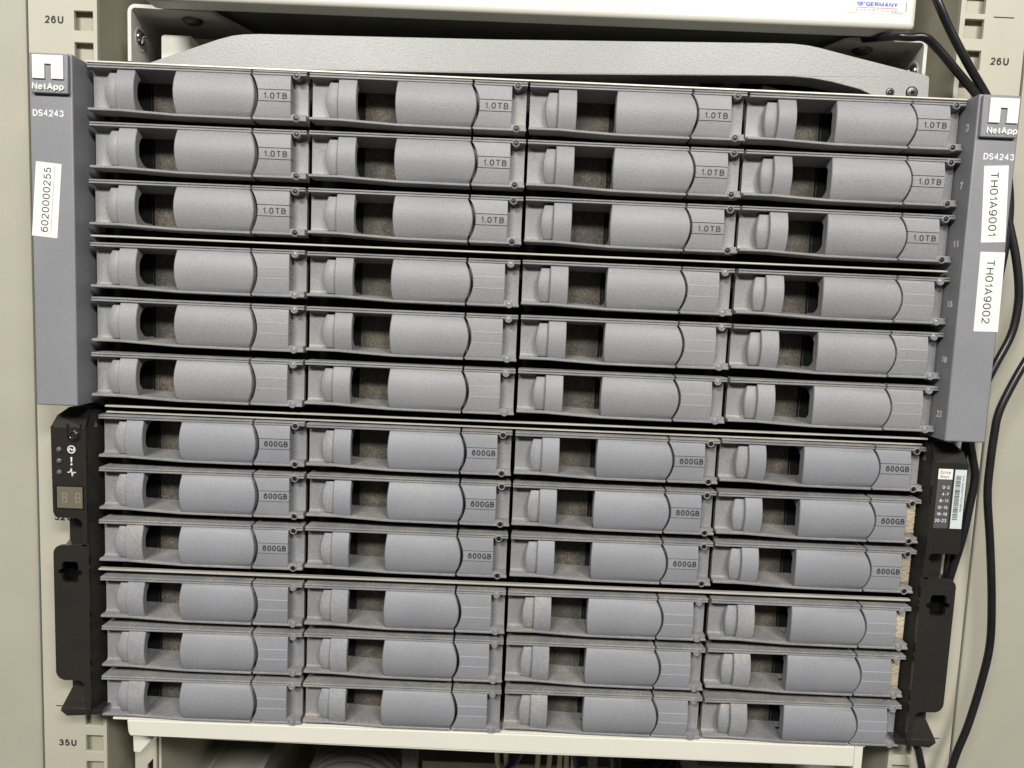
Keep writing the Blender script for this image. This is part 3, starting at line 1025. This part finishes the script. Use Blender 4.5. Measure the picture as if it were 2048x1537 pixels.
# right plate: bay table and serial label
mb = MB()
mb.box(226.6, 234.3, 1.86, 2.1, -218.0, -185.8)
obj('bay_label', mb, 'sticker_grey', facer, smooth=0)
mb = MB()
mb.box(226.6, 234.3, 1.80, 1.85, -191.4, -185.8)
obj('bay_label_heading', mb, 'paper', facer, smooth=0)
text('heading_print', 'Drive', 'sticker_grey', facer, (230.4, 1.79, -187.7), XR, ZU, w=5.4, h=1.9, depth=0.02)
text('heading_print', 'Bays', 'sticker_grey', facer, (230.2, 1.79, -190.1), XR, ZU, w=4.6, h=1.9, depth=0.02)
for i, s_ in enumerate(('0-3', '4-7', '8-11', '12-15', '16-19', '20-23')):
    text('bay_range', s_, 'white_print', facer, (233.2, 1.85, -195.7 - 3.62 * i), XR, ZU, w=[3.6, 3.6, 4.6, 5.4, 5.4, 6.2][i], h=1.75, depth=0.02, align=(1, 0.5), pen=0.17)
mb = MB()
mb.box(235.5, 241.7, 1.86, 2.1, -218.0, -186.0)
obj('serial_label', mb, 'sticker_blue', facer, smooth=0)
mb = MB()
z = -189.2
rb = random.Random(3)
while z > -213.2:
    w = rb.choice((0.2, 0.2, 0.35, 0.5))
    mb.box(236.2, 238.9, 1.82, 1.855, z - w, z)
    z -= w + rb.choice((0.22, 0.3, 0.45, 0.25))
tag(obj('barcode', mb, 'black_print', facer, smooth=0), kind='stuff')
text('serial_print', 'S/N: SHM0971723T6E9Q', 'black_print', facer, (240.2, 1.85, -199.0), (0, 0, -1), XR, w=19.5, h=1.25, depth=0.02, pen=0.17)

# ------------------------------------------------------------------ cream support shelf under the drives
shelf = thing('support_shelf', 'cream painted support shelf lip running under the lower disk shelf', 'shelf', (0, 10, -357))
mb = MB()
mb.box(-214.5, 204, 7.0, 70, -346.0, -344.8)
obj('shelf_top', mb, 'cream', shelf, smooth=0, bevel=0.3)
mb = MB()
lip = [(-206.5, -346.0), (-206.0, -352.0)] + arc(-203.2, -352.6, 2.6, 180, 262, 5) + [(0, -357.2), (198.2, -357.6), (198.2, -346.0)]
mb.prism(lip, 6.6, 8.4)
obj('front_lip', mb, 'cream', shelf, smooth=0, bevel=0.5)
mb = MB()
mb.prism([(198.6, -346.0), (198.6, -372), (203.2, -372), (203.2, -346.0)], 7.5, 60)
obj('side_flange', mb, 'cream', shelf, smooth=0, bevel=0.4)
mb = MB()
mb.prism([(-209.8, -356), (-209.4, -372.5), (-205.5, -373), (-196.0, -361.5), (-196.0, -356)], 19, 21)
obj('gusset_tab', mb, 'cream', shelf, smooth=0, bevel=0.6)

# pale channel and rails running into the dark rack below the shelf
ch = thing('slide_rail', 'pale slotted channel rail running back below the cream shelf, left side', 'rail', (-205, 60, -420))
mb = MB()
mb.prism([(-219, -470), (-206, -470), (-206, -372), (-219, -372)], 40, 42, holes=[[(-211.5, -406), (-208.2, -402), (-208.2, -390), (-211.5, -394)]])
obj('channel_face', mb, 'post', ch, smooth=0, bevel=0.4)
mb = MB()
mb.box(-205.9, -204, 42.1, 500, -470, -366)
obj('channel_side', mb, 'post', ch, smooth=0, bevel=0.4)
lid = thing('rack_equipment', 'dim olive equipment lid with lengthwise fold below the shelf, left', 'equipment', (-190, 100, -432))
mb = MB()
mb.box(-218, -162.5, 62, 560, -432, -430)
obj('lid_panel', mb, 'rail', lid, smooth=0)
mb = MB()
mb.box(-196.5, -193.5, 62, 560, -429.9, -428.5)
obj('lid_fold', mb, 'olive', lid, smooth=0, bevel=0.8)
mb = MB()
mb.box(-162.4, -158, 62, 560, -444, -427)
obj('lid_edge', mb, 'rail', lid, smooth=0)
hose = MB()
hv, hf = [], []
NK, NA = 96, 20
for k in range(NK + 1):
    rr = 36 + 2.6 * abs(math.sin(math.pi * k / 6))
    hv += [(-103 + rr * math.cos(math.pi * i / NA), 95 + k * 1.5, -470 + rr * math.sin(math.pi * i / NA)) for i in range(NA + 1)]
for k in range(NK):
    for i in range(NA):
        q = k * (NA + 1) + i
        hf.append((q, q + 1, q + NA + 2, q + NA + 1))
hose.add(hv, hf)
h = obj('ribbed_hose', hose, 'charcoal', None, smooth=50)
tag(h, 'dark ribbed hose curving in the shadow below the cream shelf', 'hose')
pil = MB()
pil.box(-68, -57, 118, 128, -640, -405)
p = obj('inner_upright', pil, 'charcoal', None, smooth=0, bevel=0.5)
tag(p, 'dark grey upright bar beside the ribbed hose below the shelf', 'upright')
bm_ = MB()
bm_.box(-66, 190, 250, 266, -560, -519)
b_ = obj('cross_beam', bm_, 'olive', None, smooth=0, bevel=1.0)
tag(b_, 'dim beige cross beam behind the hanging cables at the bottom', 'beam')
CW = [((1, 5), 'ivory_cable'), ((9, 12), 'ivory_cable'), ((37.3, 36.5), 'ivory_cable'), ((47.7, 46.0), 'ivory_cable'), ((56.7, 56.4), 'ivory_cable'), ((62.6, 63.6), 'ivory_cable'), ((68.9, 68.5), 'ivory_cable')]
WHERE = ['leftmost ivory cable, hanging by the blue cable below the shelf', 'second ivory cable from left, touching the leftmost below the shelf',
         'third ivory cable from left, standing apart below the shelf', 'fourth ivory cable from left below the shelf',
         'fifth ivory cable from left below the shelf', 'sixth ivory cable from left below the shelf', 'rightmost ivory cable, next to a dark blue cable below the shelf']
for ((a, c), m), w in zip(CW, WHERE):
    mb = MB()
    mb.tube([(a, 240, -440), (a, 240, -505), (c, 241, -522), (c + 1, 246, -560)], 2.3, 10, 5)
    o = obj('hanging_cable', mb, m, None, smooth=60)
    tag(o, w, 'cable', 'cables hanging below the shelf')
for pts, m, w in (([(34, 236, -470), (19, 236, -506), (9, 236, -517), (-20, 236, -560)], 'blue_cable', 'blue cable slanting left across the ivory cables below the shelf'),
                  ([(66, 236, -470), (71, 236, -508), (77, 236, -521), (84, 236, -560)], 'blue_cable', 'dark blue cable leaning right beside the rightmost ivory cable'),
                  ([(85, 234, -440), (85, 234, -508), (86, 234, -525), (86, 234, -560)], 'charcoal', 'thick black cable hanging right of all the ivory cables')):
    mb = MB()
    mb.tube(pts, 2.6 if m == 'blue_cable' else 4.6, 10, 5)
    o = obj('hanging_cable', mb, m, None, smooth=60)
    tag(o, w, 'cable', 'cables hanging below the shelf')
mb = MB()
mb.tube([(118 + 26 * math.cos(a), 150 + a * 2.2, -452 + 26 * math.sin(a)) for a in [math.pi * i / 6 for i in range(49)]], 4.6, 10, 3)
o = obj('cable_coil', mb, 'cable', None, smooth=60)
tag(o, 'coil of black cable in the dark below the shelf, right of centre', 'cable coil')
mb = MB()
mb.box(128, 174, 60, 400, -420, -396)
o = obj('lower_device', mb, 'rail', None, smooth=0, bevel=0.6)
tag(o, 'dim dark device top below the right end of the shelf', 'device')
mb = MB()
mb.box(177, 219, 58, 400, -420, -394)
o = obj('lower_rail', mb, 'bracket', None, smooth=0, bevel=0.8)
tag(o, 'pale rail below the right end of the cream shelf', 'rail')

# ------------------------------------------------------------------ silver bar and the device behind it
bar = thing('front_bar_device', 'silver grey textured bar with sloping ends above the upper disk shelf', 'rack device', (0, 20, 4.5))
out = [(-201, 5.4), (-160, 20.6), (-153, 22.7), (-146, 23.8), (-138, 24.3), (-14.8, 26.8), (128, 31.1), (136, 31.2), (144, 30.7), (151, 29.6), (166.3, 26.4), (207.6, 18.2), (208.6, 17.2), (209.0, 4.6),
       (186, 4.6), (172.9, 9.9), (158, 13.0), (148, 14.3), (138, 14.7), (125, 14.5), (-14, 9.7), (-107, 7.4), (-160, 4.6), (-201, 4.6)]
mb = MB()
mb.prism(list(reversed(out)), 14, 28)
obj('front_bar', mb, 'silver', bar, smooth=0, bevel=1.3, seg=3)
for xs, zz, r in ((188.7, 9.0, 1.9), (200.0, 9.3, 2.9)):
    mb = MB()
    mb.lathe([(r + 0.35, 14.02), (r + 0.35, 13.93), (0.0, 13.93)], xs, zz, 24)
    obj('screw_hole', mb, 'void', bar, smooth=0)
    mb = MB()
    if r < 2:
        mb.lathe([(r, 14.2), (r, 13.8), (r * 0.72, 13.7), (r * 0.62, 14.1), (r * 0.4, 14.1), (0.0, 13.6)], xs, zz, 18)
        obj('screw', mb, 'screw_dark', bar, smooth=40)
    else:
        mb.lathe([(r, 14.2), (r * 0.95, 13.5), (r * 0.75, 13.3), (0.0, 13.3)], xs, zz, 22)
        sc = obj('screw', mb, 'screw_dark', bar, smooth=40)
        mb = MB()
        mb.prism([(xs + (1.7 if i % 2 == 0 else 0.8) * math.cos(math.pi * i / 6), zz + (1.7 if i % 2 == 0 else 0.8) * math.sin(math.pi * i / 6)) for i in range(12)], 13.2, 13.28)
        obj('torx_recess', mb, 'void', sc, smooth=0)
mb = MB()
mb.box(-180, 200, 60, 400, 4.2, 26)
obj('device_body', mb, 'chassis', bar, smooth=0)
for x0, x1, z0, z1 in ((-8, 14, 13.2, 14.8), (32, 37.4, 13.0, 14.4), (48.6, 93, 13.0, 14.8), (106.5, 114.7, 14.2, 15.8)):
    mb = MB()
    mb.box(x0, x1, 25 + 4, 48, z0, z1)
    obj('fin', mb, 'silver', bar, smooth=0, bevel=0.2)
mb = MB()
mb.prism([(126.9, 12.2), (150.5, 7.8), (152, 9.6), (127.2, 14.4)], 29.2, 40)
obj('fin', mb, 'silver', bar, smooth=0, bevel=0.3)

# ------------------------------------------------------------------ white equipment case above, its brackets and label
case = thing('equipment_case', 'cream white rack equipment case with blue and red maker label at its corner', 'equipment case', (0, 20, 34))
mb = MB()
zl = lambda x: 37.4 + (x + 190) * 0.0045
mb.add([(-197, 10, zl(-197)), (197, 10, zl(197)), (197, 10, 130), (-197, 10, 130), (-197, 24, zl(-197)), (197, 24, zl(197)), (197, 24, 130), (-197, 24, 130)],
       [(0, 1, 2, 3), (4, 7, 6, 5), (0, 4, 5, 1), (1, 5, 6, 2), (2, 6, 7, 3), (3, 7, 4, 0)])
obj('front_panel', mb, 'cream', case, smooth=40, bevel=2.8, seg=4)
mb = MB()
mb.box(-190, 190, 24, 420, 45, 128)
obj('case_body', mb, 'rail', case, smooth=0)
mb = MB()
mb.box(160.0, 192.2, 9.84, 10.1, 46.2, 72)
lab = obj('maker_label', mb, 'paper', case, smooth=0)
mb = MB()
mb.box(161.2, 190.8, 9.78, 9.85, 47.0, 71)
obj('label_field', mb, 'label_grey', lab, smooth=0)
text('maker_print', '18"GERMANY', 'blue_print', lab, (176.2, 9.77, 50.6), XR, ZU, w=21.0, h=2.6, depth=0.03, pen=0.26, gap=0.1)
text('export_print', 'EXPORT CASE', 'pale_print', lab, (176.0, 9.77, 47.7), XR, ZU, w=21.0, h=1.0, depth=0.03, gap=0.3)
mb = MB()
mb.box(165.6, 186.6, 9.73, 9.78, 48.7, 48.9)
mb.prism([(172.9, 56.5), (176.0, 52.6), (179.1, 56.5), (178.4, 56.5), (176.0, 53.5), (173.6, 56.5)], 9.73, 9.78)
mb.box(175.85, 176.15, 9.73, 9.78, 53, 58.4)
tag(obj('label_emblem', mb, 'red_print', lab, smooth=0), kind='stuff')
mb = MB()
mb.box(184.0, 189.6, 9.8, 9.85, 46.7, 47.3)
mb.box(190.9, 191.4, 9.8, 9.85, 47.3, 52.2)
mb.box(175.4, 178.0, 9.8, 9.85, 47.0, 47.6)
tag(obj('label_edge_marks', mb, 'line_print', lab, smooth=0), kind='stuff')


def bracket(sign, label):
    t = thing('mounting_bracket', label, 'bracket', (sign * 205, 14, 8), 'folded brackets beside the silver bar')
    xw = 206.2
    K = 1.035
    place = lambda x, y, z: (-4.5 * sign + (x + 4.5 * sign) * K, y + 14.4, -110.5 + (z + 110.5) * K)     # x outward
    fx = lambda pts: [(sign * a, b_, c_) for a, b_, c_ in (place(x, y, z) for x, y, z in pts)]
    # side wall, top wall with slanted inner end, rounded fold drawn as a bent strip
    prof = [(xw, 8.0), (xw, 32.0)] + [(xw - 4 + 4 * math.cos(a), 32.4 + 4 * math.sin(a)) for a in [math.pi / 2 * i / 6 for i in range(1, 7)]] + [(166, 35.6), (163, 35.0)]
    th = 1.8
    inner = [(xw - th, 8.0), (xw - th, 32.0)] + [(xw - 4 + (4 - th) * math.cos(a), 32.4 + (4 - th) * math.sin(a)) for a in [math.pi / 2 * i / 6 for i in range(1, 7)]] + [(166, 35.6 - th), (163, 35.0 - th)]
    n = len(prof)
    mb = MB()
    v = []
    for k, (pr) in enumerate((prof, inner)):
        for (x, z) in pr:
            v.append((x, 14.0, z))
        for (x, z) in pr:
            v.append((x, 58.0, z))
    # the top wall runs back at a slant on the inner side
    v = [((x - 16 * (y - 14) / 44) if x < 167 else x, y, z) for x, y, z in v]
    f = []
    for i in range(n - 1):
        f += [(i, i + 1, n + i + 1, n + i), (2 * n + i, 3 * n + i, 3 * n + i + 1, 2 * n + i + 1), (i, 2 * n + i, 2 * n + i + 1, i + 1)]
    f += [(0, n, 3 * n, 2 * n), (n - 1, 3 * n - 1, 4 * n - 1, 2 * n - 1)]
    mb.add(fx(v), f)
    obj('folded_plate', mb, 'bracket', t, smooth=30)
    # back web with window
    mb = MB()
    lo = 6.0 if sign < 0 else 17.0
    o_ = [(195.5, lo), (195.5, 25.0)] + arc(194.0, 25.0, 1.5, 0, 90, 4) + [(180.0, 26.5), (164 if sign < 0 else 172, 11.0 if sign < 0 else lo + 2), (164 if sign < 0 else 172, lo)]
    mb.prism(o_, 29, 31)
    mb.v = fx(mb.v)
    obj('back_web', mb, 'cream', t, smooth=0)
    # screws: one through the wall, one through the top
    mb = MB()
    mb.lathe([(6.2, 0), (6.0, -0.35), (5.0, -0.4), (4.6, 0.0)], 0, 0, 24)
    mb.v = fx([(xw - th + y, 24 + x, 21.9 + z) for x, y, z in mb.v])
    obj('washer', mb, 'bracket', t, smooth=50)
    mb = MB()
    mb.lathe([(4.0, 0), (3.8, -1.2), (2.6, -2.2), (1.3, -2.4), (1.1, -1.6), (0.0, -1.5)], 0, 0, 20)
    mb.v = fx([(xw - th + y, 23 + x, 22.4 + z) for x, y, z in mb.v])
    obj('screw', mb, 'screw', t, smooth=50)
    mb = MB()
    mb.lathe([(5.2, 0), (4.8, -1.2), (3.0, -2.2), (0.0, -2.4)], 0, 0, 20)
    mb.v = fx([(178 + x, 27 + z, 34.0 + y) for x, y, z in mb.v])
    obj('screw', mb, 'screw_dark', t, smooth=50)
    return t


bracket(-1, 'pale folded steel bracket with screws left of the silver bar')
bracket(1, 'pale folded steel bracket behind the right end of the silver bar')


# ------------------------------------------------------------------ black power cables on the right
def cable(pts, r, label):
    mb = MB()
    mb.tube(pts, r, 14, 8)
    o = obj('power_cable', mb, 'cable', None, smooth=60)
    return tag(o, label, 'cable', 'black power cables down the right side')


cable([(199, 12, 70), (203.5, 6, 54), (212.4, 6, 38.4), (224.2, 7, 21.9), (239, 10, 4.5), (250, 14, -12), (255, 14.5, -30), (258, 14.5, -60), (252, 14.5, -120), (246, 15, -200), (243, 15, -300), (236, 15, -341), (238.5, 14, -352), (243, 13, -372), (250, 12, -420)], 2.05,
      'black cable coming straight down beside the white case, behind the right end cap')
cable([(176, 40, 44), (182, 20, 38), (187, 9, 35.2), (192.5, 6, 33.9), (199, 5, 33.8), (205.5, 6, 30.4), (218.1, 7, 19.1), (234, 9, 4.6), (245, 13, -8), (252.5, 15, -22), (256, 15, -46), (262, 13, -70), (265, 12, -86), (266, 12, -99), (264, 12, -114), (257, 12, -131), (250, 12, -150), (247.6, 11, -170), (249.5, 11, -180), (252, 11, -191), (251, 11, -206), (248.6, 11, -226), (245.2, 12, -246), (242, 14, -270), (238, 15, -300)], 2.05,
      'black cable bending out from under the white case and reappearing below the right cap')
cable([(300, 10, -60), (286, 10, -105), (272.8, 10, -126), (263.8, 10, -146), (260.3, 10, -157), (259.4, 10, -167), (258.9, 10, -182), (259.3, 10, -201), (263.5, 10, -227.5), (267.6, 10, -258), (269.5, 10, -284), (267.2, 10, -306), (262.3, 10, -332), (256.8, 10, -352), (252, 10, -380), (250, 10, -420)], 2.05,
      'outermost black cable sweeping over the right beige panel in a long curve')
